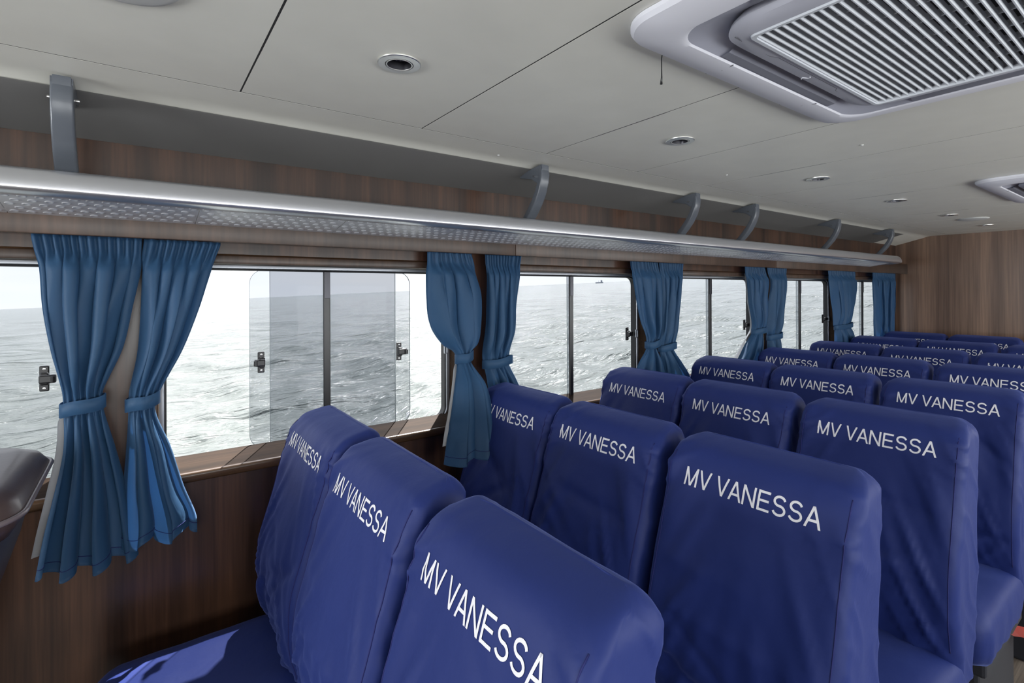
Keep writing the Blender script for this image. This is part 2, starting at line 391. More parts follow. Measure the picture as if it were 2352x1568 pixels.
# floor, bulkheads
bm = box(X0, X1, STAR_Y, WALL_Y, -0.04, 0); 
mf = wood('floor_vinyl', (0.10, 0.078, 0.062), (0.24, 0.20, 0.165), (0.9, 22, 1), rough=0.45, coat=0.0)
tag(obj('floor', bm, mf), 'greyish brown wood look floor along the aisle', 'floor', kind='structure')
tag(obj('wall_rear', box(X1, X1+0.05, STAR_Y-0.1, WALL_Y+0.1, 0, 2.12), M['wood_rear']), 'walnut veneer rear bulkhead behind the last seats', 'wall', kind='structure')
bm = bmesh.new(); wy0, wy1, wz0, wz1 = 0.45, 1.72, 1.10, 1.82  # unseen opening cut to admit the added bow fill
for a, b, c_, d in ((STAR_Y-0.1, wy0, 0, 2.12), (wy1, WALL_Y+0.1, 0, 2.12), (wy0, wy1, 0, wz0), (wy0, wy1, wz1, 2.12)): add_box(bm, X0-0.05, X0, a, b, c_, d)
tag(obj('wall_front', bm, M['wood']), 'front bulkhead of the cabin', 'wall', kind='structure')

# ceiling: backing, laminate panels with 3 mm joints, side strips, sloped coves
bm = bmesh.new(); g = 0.0021
LIGHT_X = [0.474 + d for d in (0, 1.029, 2.067, 3.066, 4.057, 5.02)]; LIGHT_Y = 1.083
seams = [0.209 + 0.5135*k for k in range(-6, 13)]
seams = [s for s in seams if X0+0.05 < s < X1-0.05]
ex = [X0] + seams + [X1]
SEAM_Y = 1.479; SEAM_S = -1.199
for a, b in zip(ex[:-1], ex[1:]):
    hs = [lx_ for lx_ in LIGHT_X if a+0.05 < lx_ < b-0.05]
    if not hs: add_box(bm, a+g, b-g, SEAM_S+g, SEAM_Y-g, CZ, CZ+0.012)
    else:
        lx_ = hs[0]; y0_, y1_ = LIGHT_Y-0.15, LIGHT_Y+0.15
        add_box(bm, a+g, b-g, SEAM_S+g, y0_, CZ, CZ+0.012); add_box(bm, a+g, b-g, y1_, SEAM_Y-g, CZ, CZ+0.012)
        t = bmesh.new(); ring_panel(t, a+g, b-g, y0_, y1_, 0, lx_, LIGHT_Y, 0.0445, 0.0445, 0.0444, [(0.03, 0.0)]); bmesh.ops.remove_doubles(t, verts=t.verts[:], dist=1e-6)
        for q in t.verts: q.co = Vector((q.co.x, q.co.z, CZ + q.co.y))
        merge(bm, t)
prof = [(SEAM_Y+g, CZ+0.01), (SEAM_Y+g, CZ), (1.600, CZ), (1.622, CZ-0.001), (1.642, CZ-0.004), (1.660, CZ-0.009), (1.680, CZ-0.016), (1.93, 1.937)]
loft(bm, [[(X0, y, z), (X1, y, z)] for y, z in prof], closed_ring=False)
COVE = 1
loft(bm, [[(X0, STAR_Y + WALL_Y - y, z), (X1, STAR_Y + WALL_Y - y, z)] for y, z in prof], closed_ring=False)
ceil = obj('ceiling', bm, M['ceiling']); sharp(ceil, 30); tag(ceil, 'cream laminate panel ceiling with thin dark joints and sloped sides', 'ceiling', kind='structure')
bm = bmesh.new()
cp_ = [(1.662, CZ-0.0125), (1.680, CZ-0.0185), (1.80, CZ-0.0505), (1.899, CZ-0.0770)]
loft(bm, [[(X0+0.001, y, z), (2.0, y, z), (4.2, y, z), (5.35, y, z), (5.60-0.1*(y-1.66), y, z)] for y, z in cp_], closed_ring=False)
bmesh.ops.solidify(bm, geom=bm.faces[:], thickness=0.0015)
o = sharp(obj('trim_22', bm, M['cove_shade']), 50); tag(o, 'added dark grey strip painted as shade above the luggage rack', 'trim', kind='structure')  # grey strip stands in for the shade the rack throws on the slope
bm = box(X0, X1, STAR_Y-0.1, WALL_Y+0.1, CZ+0.035, CZ+0.05)
for s_ in seams: add_box(bm, s_-g*0.98, s_+g*0.98, SEAM_S, SEAM_Y, CZ+0.0004, CZ+0.013)
for y_ in (SEAM_Y, SEAM_S): add_box(bm, X0, X1, y_-g*0.98, y_+g*0.98, CZ+0.0004, CZ+0.013)
obj('joint_backing', bm, M['gap'], ceil, label='dark joint between panels')
for x_, y_ in ((-0.30, 1.885), (0.70, 1.885), (1.17, 1.885), (1.1, 1.60), (1.70, 1.885), (2.45, 1.885), (3.1, 1.885), (4.0, 1.885), (2.123, 1.285), (2.083, 0.74)):
    bm = bmesh.new(); zz = CZ if y_ < 1.65 else (CZ-0.016 - (y_-1.68)*0.252)
    lathe(bm, [(0.0055, 0.001), (0.0052, -0.0015), (0.003, -0.0035), (0.0001, -0.004)], 14, Matrix.Translation((x_, y_, zz)))
    obj('screw_cap', bm, M['speaker'], ceil, smooth=True)

# pelmet over the windows (two joints)
px = [X0, 1.329-1.131*2, 1.329, 3.591, X1]
bm = bmesh.new()
for a, b in zip(px[:-1], px[1:]):
    add_box(bm, a+0.0007, b-0.0007, 1.80, 1.816, 1.655, 1.752, bev=0.003)
add_box(bm, X0, X1, 1.816, WALL_Y, 1.742, 1.752)
tag(sharp(obj('trim_20', bm, M['pelmet']), 40), 'long walnut pelmet board hiding the curtain track', 'trim', kind='structure')
# bead on the head panel, interrupted by the curtains' pillars
bm = bmesh.new()
for i in range(7):
    add_box(bm, WC[i]-0.56, WC[i]+0.56, 1.884, WALL_Y+0.001, 1.592, 1.620, bev=0.004)
tag(sharp(obj('trim_21', bm, M['pelmet']), 40), 'walnut head bead above the sea windows', 'trim', kind='structure')
bm = bmesh.new(); add_tube(bm, [(X0, 1.855, 1.665), (X1, 1.855, 1.665)], 0.006, 8)
obj('curtain_track', bm, M['alu'])
ct = bpy.data.objects['curtain_track']; tag(ct, 'slim aluminium curtain track behind the walnut pelmet', 'curtain track')

# ------------------------------------------------------------------ windows
def frame_ring(bm, cx, profile):          # profile: (y, grow) relative to glass opening
    loft(bm, [[(p[0], y, p[1]) for p in rrect(cx, (GZ0+GZ1)/2, 0.503+g_, (GZ1-GZ0)/2+g_, max(0.045+g_, 0.012), 8, 6)] for y, g_ in profile])
def latch(parent, x, y, z, side):
    # side = +1: bolt points to +x
    t = bpy.data.objects.new('latch', None); C.objects.link(t); t.location = (x, y, z); t.parent = parent
    t.empty_display_size = 0.02
    bm = box(-0.011, 0.011, -0.008, 0.0, -0.037, 0.037, bev=0.003); add_box(bm, -0.009, 0.011, -0.020, -0.006, -0.018, 0.018, bev=0.004)
    obj('latch_plate', bm, M['black'], t, smooth=False)
    bm = box(-0.010 if side > 0 else -0.024, 0.028 if side > 0 else 0.010, -0.030, -0.012, -0.012, 0.012, bev=0.004)
    add_tube(bm, [(0.022*side, -0.034, -0.009), (0.022*side, -0.034, 0.009)], 0.006, 10)
    obj('latch_lever', bm, M['black'], t)
    for zz in (-0.028, 0.028):
        bm = bmesh.new(); lathe(bm, [(0.0038, 0), (0.0034, -0.0015), (0.0001, -0.002)], 12, Matrix.Translation((0, -0.008, zz)) @ Matrix.Rotation(math.radians(-90), 4, 'X'))
        obj('screw', bm, M['screw'], t)
def window(k, cx, sides, panes, sgn=1, latches=True):
    wroot = thing('window_%d' % k, None, None, (0, 0, 0), kind='structure')
    bm = bmesh.new(); frame_ring(bm, cx, [(1.988, 0.024), (1.976, 0.024), (1.974, 0.020), (1.974, 0.008), (1.978, 0.006), (2.012, 0.006), (2.012, 0.024)])
    sharp(obj('window_frame', bm, M['frame'], wroot), 35)
    bm = bmesh.new(); frame_ring(bm, cx, [(1.980, 0.0065), (1.978, 0.003), (1.982, 0.0), (2.012, 0.0), (2.014, 0.0065)])
    sharp(obj('gasket', bm, M['rubber'], wroot), 35)
    bm = box(cx-0.0125, cx+0.0125, 1.972, 1.984, GZ0, GZ1, bev=0.003); obj('mullion', bm, M['black'], wroot)
    bm = box(cx-0.011, cx+0.011, 1.969, 1.973, GZ1-0.10, GZ1, bev=0.001); obj('mullion_cover', bm, M['dark_metal'], wroot)
    for pi_, (a, b, yy) in enumerate(panes):
        def outline(g_):      # rounded on the outer side only, square where the panes meet
            hx, hz = (b-a)/2+g_, (GZ1-GZ0)/2+0.004+g_; zc = (GZ0+GZ1)/2; xc = (a+b)/2; r_ = 0.05; s_ = -1 if pi_ == 0 else 1
            P_ = [(xc-s_*hx, zc+hz), (xc-s_*hx, zc-hz)]
            P_ += [(xc+s_*(hx-r_+r_*math.sin(math.radians(t*10))), zc-hz+r_-r_*math.cos(math.radians(t*10))) for t in range(10)]
            P_ += [(xc+s_*(hx-r_+r_*math.cos(math.radians(t*10))), zc+hz-r_+r_*math.sin(math.radians(t*10))) for t in range(10)]
            return P_ if s_ > 0 else P_[::-1]
        bm = bmesh.new(); pr = outline(0)
        f = bm.faces.new([bm.verts.new((p[0], yy, p[1])) for p in pr])
        o = obj('glass_pane', bm, M['glass'], wroot)
        bm = bmesh.new(); loft(bm, [[(p[0], y_, p[1]) for p in outline(g_)] for y_, g_ in ((yy-0.0015, 0), (yy-0.0015, 0.0012), (yy+0.0025, 0.0012), (yy+0.0025, 0))])
        obj('pane_edge', bm, M['glass_edge'], o)
    for (lx, s, yy) in sides: latch(wroot, lx, yy, 1.252, s)
    # keeper on the jamb
    for s in (-1, 1):
        bm = bmesh.new(); loft(bm, [[(cx+s*(0.506)+a*s, 1.972+dy, 1.252+b) for a, b in rrect(0, 0, 0.006+g_, 0.020+g_, 0.005, 4, 2)] for dy, g_ in ((0.003, 0.003), (-0.004, 0.003), (-0.004, 0.0), (0.003, 0.0))])
        obj('strike', bm, M['frame'], wroot)
    if sgn < 0:
        wroot.scale = (1, -1, 1); wroot.location = (0, STAR_Y+WALL_Y, 0)
    return wroot
for i in range(7):
    cx = WC[i]
    if i == 2:
        panes = [(0.308, 0.848, 1.990), (0.376, 0.918, 2.001)]; sides = [(0.343, -1, 1.988), (0.866, 1, 1.999)]
    else:
        panes = [(cx-0.503, cx+0.012, 1.990), (cx-0.006, cx+0.503, 2.001)]; sides = [(cx-0.455, -1, 1.988), (cx+0.451, 1, 1.999)]
    window(i+1, cx, sides, panes)
for i in range(7):
    cx = WC[i]
    window(i+11, cx, [], [(cx-0.503, cx+0.012, 1.990), (cx-0.006, cx+0.503, 2.001)][:0], sgn=-1)

# ------------------------------------------------------------------ luggage rack
rack = thing('luggage_rack', 'long brushed aluminium luggage rack with rounded front rail along the window wall', 'luggage rack', (0, 1.9, 1.72))
def rk(bm):
    for q in bm.verts: q.co -= Vector((0, 1.9, 1.72))
    return bm
# front rail section (depth from the wall d, z), swept along X and round the aft end
sec = []
for k in range(13):
    t_ = math.radians(100 + 160*k/12); sec.append((0.040*math.cos(t_), 0.0300*math.sin(t_)))
R_END = 0.26; XE = 5.46
path = [(X0+0.01, 1.605, 0, -1)] + [(x_, 1.605, 0, -1) for x_ in np.linspace(X0+0.5, XE-R_END, 24)]
for k in range(1, 15):
    a = math.radians(90*k/14); path.append((XE-R_END + R_END*math.sin(a), 1.605+0.285*(1-math.cos(a)), math.sin(a), -math.cos(a)))
bm = bmesh.new(); rings = []
upper = [(0.038*math.cos(math.radians(a)), 0.050*math.sin(math.radians(a))) for a in range(100, 181, 8)]
lower = [(0.038*math.cos(math.radians(a)), 0.0135*math.sin(math.radians(a))) for a in range(190, 271, 10)]
full = [(0.012, 0.0475), (0.004, 0.0495)] + upper + lower + [(0.012, -0.0132), (0.022, -0.0120), (0.030, -0.0105), (0.030, -0.006), (0.01, -0.004), (-0.022, 0.002), (-0.03, 0.012), (-0.022, 0.034), (0.004, 0.042)]
for X, Y, nx, ny in path:
    rings.append([(X - nx*c_, Y - ny*c_, 1.7380 + s_) for c_, s_ in full])
loft(bm, rings)
sharp(obj('front_rail', rk(bm), M['alu'], rack), 50)
# underside panels, each with rows of pressed dimples
def base_panel(a, b, nd):
    bm = bmesh.new(); ya, za, yb, zb_ = 1.628, 1.7315, 1.798, 1.7040
    sl = (zb_-za)/(yb-ya); zf = lambda y: za + sl*(y-ya)
    loft(bm, [[(a+0.0012, ya, za+0.002), (b-0.0012, ya, za+0.002)], [(a+0.0012, ya, za), (b-0.0012, ya, za)], [(a+0.0012, yb, zb_), (b-0.0012, yb, zb_)], [(a+0.0012, yb, zb_+0.055), (b-0.0012, yb, zb_+0.055)], [(a+0.0012, WALL_Y-0.002, zb_+0.055), (b-0.0012, WALL_Y-0.002, zb_+0.055)]], closed_ring=False)
    T = Matrix.Rotation(math.atan(sl), 4, 'X')
    for j in range(5):
        yy = 1.650 + j*0.032; off = 0.5 if j % 2 else 0.0
        for i in range(nd):
            xx = a + (i+0.5+off*0.9)*(b-a)/nd
            if xx > b-0.01: continue
            lathe(bm, [(0.0095, 0.0003), (0.0088, -0.0010), (0.0076, -0.0015), (0.006, -0.0008), (0.0001, 0.0004)], 14, Matrix.Translation((xx, yy, zf(yy))) @ T)
    return bm
xb = 0.132
edges = [xb + 0.405*k for k in range(-6, 13)]
edges = [e for e in edges if e > X0] + [5.22]
for a, b in zip(edges[:-1], edges[1:]):
    sharp(obj('base_panel', rk(base_panel(a, b, 13)), M['alu_sheet'], rack), 50)
bm = bmesh.new()
cen = bm.verts.new((XE-R_END, 1.87, 1.7255)); fan = [bm.verts.new((X - nx*0.01, min(Y - ny*0.01, 1.895), 1.7285)) for X, Y, nx, ny in path[-15:]]
for a, b in zip(fan[:-1], fan[1:]): bm.faces.new((cen, a, b))
bmesh.ops.solidify(bm, geom=bm.faces[:], thickness=0.002)
obj('end_panel', rk(bm), M['alu'], rack)
# brackets
def bracket_mesh():
    bm = bmesh.new()
    cp = [(1.602, 1.992), (1.600, 1.975), (1.606, 1.945), (1.622, 1.905), (1.645, 1.868), (1.675, 1.832), (1.705, 1.802), (1.73, 1.760), (1.735, 1.725)]
    # smooth centreline (y, z), strap 46 mm wide, 12-24 mm thick
    rings = []
    for i, (y, z) in enumerate(cp):
        a = cp[max(i-1, 0)]; b = cp[min(i+1, len(cp)-1)]; d = Vector((0, b[0]-a[0], b[1]-a[1])).normalized(); nn = Vector((0, d.z, -d.y))
        w_ = 0.021 + 0.003*(i/8); th = 0.009 + 0.006*math.sin(math.pi*i/8)
        rings.append([Vector((p[0], y, z)) + nn*p[1] for p in rrect(0, 0, w_, th, 0.006, 4, 1)])
    loft(bm, rings, cap=True)
    for y0, z0 in ((1.602, 1.985),):
        t = bmesh.new()   # foot against the sloping cove, and gusset
        vs = [t.verts.new(p) for p in ((-0.021, 1.592, 2.012), (-0.021, 1.755, 1.996), (-0.021, 1.755, 1.984), (-0.021, 1.66, 1.962), (-0.021, 1.612, 1.93), (-0.021, 1.592, 1.97))]
        f = t.faces.new(vs); ex_ = bmesh.ops.extrude_face_region(t, geom=[f]); bmesh.ops.translate(t, verts=[q for q in ex_['geom'] if isinstance(q, bmesh.types.BMVert)], vec=(0.042, 0, 0))
        bmesh.ops.recalc_face_normals(t, faces=t.faces[:]); bmesh.ops.bevel(t, geom=t.edges[:], offset=0.004, segments=2, affect='EDGES'); merge(bm, t)
    bm.normal_update(); return bm
bproto = None
for X in (-0.150, 1.325, 2.365, 2.955, 4.085, 5.125):
    if bproto is None:
        bproto = bpy.data.objects.new('bracket', None); C.objects.link(bproto); bproto.parent = rack
        bm = bracket_mesh(); rk(bm); sharp(obj('arm', bm, M['bracket'], bproto), 35)
        for s in (-1, 1):
            bm = bmesh.new(); add_tube(bm, [(s*0.020, 1.634, 1.968), (s*0.030, 1.634, 1.968)], 0.0035, 10); obj('bolt', rk(bm), M['screw'], bproto)
        bproto.location = (X, 0, 0)
    else:
        c_ = copy_tree(bproto, rack); c_.location = (X, 0, 0)

# ------------------------------------------------------------------ downlights, speakers
def downlight():
    t = thing('downlight', None, 'ceiling light', (0, 0, CZ))
    bm = bmesh.new(); lathe(bm, [(0.0470, 0.0), (0.0485, -0.0012), (0.0482, -0.0034), (0.0465, -0.0046), (0.0320, -0.0050), (0.0314, -0.0044), (0.0312, 0.006)], 64)
    sharp(obj('trim_ring', bm, M['chrome'], t), 25)
    bm = bmesh.new(); lathe(bm, [(0.0300, 0.006), (0.0300, -0.0044), (0.0294, -0.0052), (0.0272, -0.0052), (0.0268, -0.0045)], 64)
    sharp(obj('reflector_ring', bm, M['chrome'], t), 25)
    bm = bmesh.new(); lathe(bm, [(0.0268, -0.0045), (0.0235, 0.016)], 64); obj('inner_sleeve', bm, M['dark_metal'], t, smooth=True)
    bm = bmesh.new(); lathe(bm, [(0.0440, 0.007), (0.0300, 0.007)], 48); obj('housing', bm, M['black'], t)
    bm = bmesh.new(); lathe(bm, [(0.0237, 0.016), (0.0215, 0.0135), (0.012, 0.0145), (0.006, 0.0115), (0.0001, 0.0105)], 40)
    for k in range(12):
        a = 2*math.pi*k/12; tt = bmesh.new(); bmesh.ops.create_icosphere(tt, subdivisions=1, radius=0.0024); merge(bm, tt, Matrix.Translation((0.0165*math.cos(a), 0.0165*math.sin(a), 0.013)))
    obj('lens', bm, M['lamp_glass'], t, smooth=True)
    return t
dl = downlight()
dl_lab = ['chrome recessed downlight nearest, above the first full window', 'chrome recessed downlight beside the large air conditioner corner',
          'third chrome downlight along the ceiling, above the second backrest rows', 'fourth chrome downlight along the ceiling towards the rear wall',
          'fifth downlight, just before the flat round ceiling speaker', 'last downlight, closest to the rear bulkhead']
for k in range(6):
    o = dl if k == 0 else copy_tree(dl)
    o.location = (0.474 + [0, 1.029, 2.067, 3.066, 4.057, 5.02][k], 1.083, CZ-0.0002); o['label'] = dl_lab[k]; o['group'] = 'downlights in a line on the ceiling'
def ceil_speaker(x, y, lab):
    t = thing('ceiling_speaker', lab, 'speaker', (x, y, CZ), group='round ceiling speakers')
    bm = bmesh.new(); lathe(bm, [(0.088, 0.0), (0.089, -0.003), (0.084, -0.007), (0.078, -0.008)], 48); sharp(obj('rim', bm, M['speaker'], t), 40)
    bm = bmesh.new(); lathe(bm, [(0.078, -0.008), (0.06, -0.011), (0.03, -0.0135), (0.0001, -0.0145)], 48); obj('mesh_cover', bm, M['speaker'], t, smooth=True)
ceil_speaker(-0.030, 1.045, 'white round ceiling speaker cut by the upper left edge')
ceil_speaker(4.92, 1.04, 'white round ceiling speaker near the rear downlights')

# ------------------------------------------------------------------ air conditioners
def air_con():
    H = 0.484
    t = thing('air_conditioner', None, 'air conditioner', (0, 0, CZ))
    # outer frame: rounded square ring, gentle pillow
    def rr(h, z, r_): return [(p[0], p[1], z) for p in rrect(0, 0, h, h, r_, 10, 8)]
    bm = bmesh.new(); loft(bm, [rr(H, 0.0, 0.085), rr(H, -0.008, 0.085), rr(H-0.006, -0.016, 0.08), rr(H-0.02, -0.021, 0.075), rr(H-0.04, -0.026, 0.07), rr(H-0.070, -0.029, 0.065), rr(H-0.080, -0.0285, 0.06), rr(H-0.086, -0.024, 0.06)])
    sharp(obj('outer_frame', bm, M['white_plastic'], t), 30)
    # air channel, darker grey, slopes up towards the centre panel
    bm = bmesh.new(); loft(bm, [rr(H-0.084, -0.0255, 0.06), rr(H-0.100, -0.020, 0.055), rr(H-0.135, -0.008, 0.06), rr(H-0.155, 0.004, 0.06)])
    sharp(obj('air_channel', bm, M['grey_plastic'], t), 30)
    # four flaps with joints lying in the channel
    for k in range(4):
        bm = bmesh.new(); L = 0.25
        loft(bm, [[(x_, (H-0.088) , -0.0262) for x_ in (-L, L)], [(x_, (H-0.106), -0.0245) for x_ in (-L, L)], [(x_, (H-0.124), -0.014) for x_ in (-L, L)]], closed_ring=False)
        bmesh.ops.solidify(bm, geom=bm.faces[:], thickness=0.003)
        bmesh.ops.rotate(bm, verts=bm.verts[:], matrix=Matrix.Rotation(math.pi/2*k, 3, 'Z'))
        obj('flap', bm, M['grey_plastic'], t)
    # raised centre panel with square opening
    HI = 0.353; OP = 0.302
    bm = bmesh.new(); loft(bm, [rr(HI-0.02, 0.01, 0.08), rr(HI, -0.014, 0.09), rr(HI+0.002, -0.022, 0.09), rr(HI-0.006, -0.030, 0.085), rr(HI-0.024, -0.0345, 0.06), rr(OP+0.006, -0.037, 0.016), rr(OP, -0.036, 0.012), rr(OP, -0.012, 0.012)])
    sharp(obj('centre_panel', bm, M['panel_plastic'], t), 30)
    bm = box(-OP, OP, -OP, OP, -0.004, -0.002); obj('filter', bm, M['gap'], t)
    zz = -0.0352
    bm = bmesh.new(); add_tube(bm, [(-0.315, 0.3265, zz+0.002), (-0.185, 0.3265, zz+0.001), (-0.165, 0.318, zz-0.0002), (0.110, 0.318, zz-0.0002), (0.124, 0.3265, zz+0.001), (0.26, 0.3265, zz+0.002)], 0.0008, 6)
    obj('hatch_seam', bm, M['dark_metal'], t)
    bm = bmesh.new(); add_tube(bm, [(-0.004, 0.347, -0.0318), (-0.010, 0.344, -0.0322), (-0.013, 0.340, -0.0328), (-0.008, 0.336, -0.0334), (-0.003, 0.332, -0.034), (-0.006, 0.327, -0.0345), (-0.012, 0.325, -0.0348)], [0.0012, 0.0016, 0.0012, 0.0012, 0.0012, 0.0016, 0.0012], 6)
    obj('emblem', bm, M['white_plastic'], t, smooth=True, label='small pale wavy emblem')
    for sx_, sy_ in ((1, 1), (-1, 1), (1, -1), (-1, -1)):
        bm = bmesh.new(); add_tube(bm, [(sx_*0.170, sy_*0.4835, -0.012), (sx_*0.176, sy_*0.462, -0.0195), (sx_*0.186, sy_*0.435, -0.0262), (sx_*0.196, sy_*0.400, -0.0290)], 0.0009, 6)
        obj('frame_joint', bm, M['dark_metal'], t)
    # seam of the service hatch: two thin rails
    gr = bpy.data.objects.new('intake_grille', None); C.objects.link(gr); gr.parent = t
    bm = bmesh.new(); n = 38
    for i in range(n+1):
        y = -OP + 0.006 + (2*OP-0.012)*i/n
        add_box(bm, -OP, OP, y-0.0021, y+0.0021, -0.0375, -0.020, bev=0.0012, seg=1)
    o = obj('louvre_blades', bm, M['grille'], gr)
    bm = bmesh.new()
    for i in range(1, 8):
        x_ = -OP + 2*OP*i/8; add_box(bm, x_-0.0013, x_+0.0013, -OP, OP, -0.027, -0.014)
    obj('cross_bars', bm, M['grille'], gr)
    bm = bmesh.new()
    loft(bm, [[(p[0], p[1], z) for p in rrect(0, 0, OP+g_, OP+g_, 0.012, 4, 4)] for g_, z in ((0.004, -0.036), (0.003, -0.0405), (-0.004, -0.0405), (-0.005, -0.03))])
    sharp(obj('grille_rim', bm, M['grille'], gr), 40)
    return t
ac = air_con(); ac.location = (1.235, 0.212, CZ-0.0005)
ac['label'] = 'large white ceiling air conditioner with slatted grille at upper right'; ac['group'] = 'ceiling air conditioners'
ac2 = copy_tree(ac); ac2.location = (3.675, 0.20, CZ-0.0005); ac2['label'] = 'second white air conditioner farther aft, cut by the right edge'
for o, ang in ((ac, 0), (ac2, 0)): pass
# wire hanging from the air conditioner's frame
o = obj('loose_wire', tube([(0.905, 0.694, CZ-0.004), (0.906, 0.698, CZ-0.02), (0.9075, 0.699, 1.975), (0.909, 0.700, 1.962), (0.9075, 0.700, 1.944)], [0.0012, 0.0012, 0.0012, 0.0014, 0.0028], 8), M['black'], smooth=True)
tag(o, 'short black loose wire hanging beside the air conditioner', 'wire')

# ------------------------------------------------------------------ curtains
CUR = {
'1L':[(1.65, -0.236, 0.003), (1.575, -0.224, -0.002), (1.46, -0.217, -0.024), (1.345, -0.2, -0.046), (1.256, -0.18, -0.078), (1.221, -0.173, -0.088), (1.161, -0.171, -0.084), (1.062, -0.175, -0.063), (0.941, -0.196, -0.04), (0.839, -0.216, -0.026), (0.745, -0.231, -0.014)],
'1R':[(1.648, 0.007, 0.204), (1.567, -0.002, 0.176), (1.45, -0.006, 0.142), (1.334, -0.012, 0.102), (1.246, -0.025, 0.061), (1.215, -0.029, 0.048), (1.155, -0.031, 0.033), (1.043, -0.04, 0.067), (0.913, -0.05, 0.101), (0.827, -0.057, 0.133), (0.777, -0.063, 0.137)],
'2L':[(1.653, 0.922, 1.124, 1.84), (1.578, 0.922, 1.149, 1.84), (1.48, 0.925, 1.184, 1.84), (1.363, 0.944, 1.184, 1.84), (1.282, 0.99, 1.155, 1.83), (1.255, 1.028, 1.11, 1.82), (1.209, 1.038, 1.10, 1.81), (1.131, 1.005, 1.136, 1.76), (1.035, 0.97, 1.147, 1.72), (0.953, 0.928, 1.145, 1.68), (0.878, 0.906, 1.152, 1.66)],
'2R':[(1.652, 1.191, 1.388), (1.555, 1.198, 1.37), (1.44, 1.197, 1.357), (1.326, 1.188, 1.35), (1.251, 1.179, 1.325), (1.214, 1.179, 1.32), (1.175, 1.187, 1.32), (1.116, 1.2, 1.349), (1.077, 1.205, 1.368), (0.999, 1.193, 1.392), (0.922, 1.193, 1.404)],
'3L':[(1.653, 2.12, 2.345), (1.566, 2.133, 2.367), (1.446, 2.16, 2.37), (1.331, 2.195, 2.358), (1.264, 2.231, 2.35), (1.232, 2.242, 2.346), (1.181, 2.24, 2.322), (1.112, 2.179, 2.36), (1.057, 2.139, 2.386), (1.021, 2.099, 2.41), (0.974, 2.082, 2.43)],
'3R':[(1.653, 2.352, 2.58), (1.568, 2.367, 2.567), (1.443, 2.37, 2.541), (1.319, 2.358, 2.516), (1.22, 2.35, 2.495), (1.198, 2.35, 2.491), (1.167, 2.357, 2.478), (1.087, 2.372, 2.547), (1.02, 2.379, 2.613), (0.962, 2.379, 2.643), (0.911, 2.378, 2.664)],
'4L':[(1.652, 3.257, 3.514), (1.549, 3.267, 3.549), (1.43, 3.277, 3.524), (1.325, 3.308, 3.512), (1.265, 3.33, 3.499), (1.242, 3.335, 3.493), (1.208, 3.333, 3.457), (1.139, 3.235, 3.456), (1.073, 3.162, 3.451), (1.03, 3.111, 3.436), (0.993, 3.083, 3.432)],
'4R':[(1.656, 3.55, 3.808), (1.55, 3.572, 3.795), (1.426, 3.548, 3.768), (1.304, 3.523, 3.736), (1.211, 3.522, 3.716), (1.187, 3.534, 3.703), (1.165, 3.534, 3.703), (1.127, 3.533, 3.703), (1.088, 3.533, 3.702), (1.042, 3.533, 3.714), (0.995, 3.532, 3.727)],
'5L':[(1.659, 4.5, 5.0), (1.558, 4.523, 5.017), (1.429, 4.554, 5.006), (1.329, 4.585, 4.96), (1.247, 4.592, 4.924), (1.211, 4.592, 4.914), (1.185, 4.608, 4.914), (1.136, 4.616, 4.958), (1.061, 4.623, 5.002), (1.006, 4.623, 5.02), (0.95, 4.622, 5.038)],
'6L':[(1.659, 5.401, 5.961), (1.563, 5.4, 5.96), (1.44, 5.409, 5.947), (1.316, 5.417, 5.934), (1.193, 5.426, 5.921), (1.111, 5.425, 5.92), (1.049, 5.425, 5.919), (0.988, 5.424, 5.918), (0.947, 5.423, 5.918), (0.906, 5.423, 5.917), (0.865, 5.423, 5.917)],
}
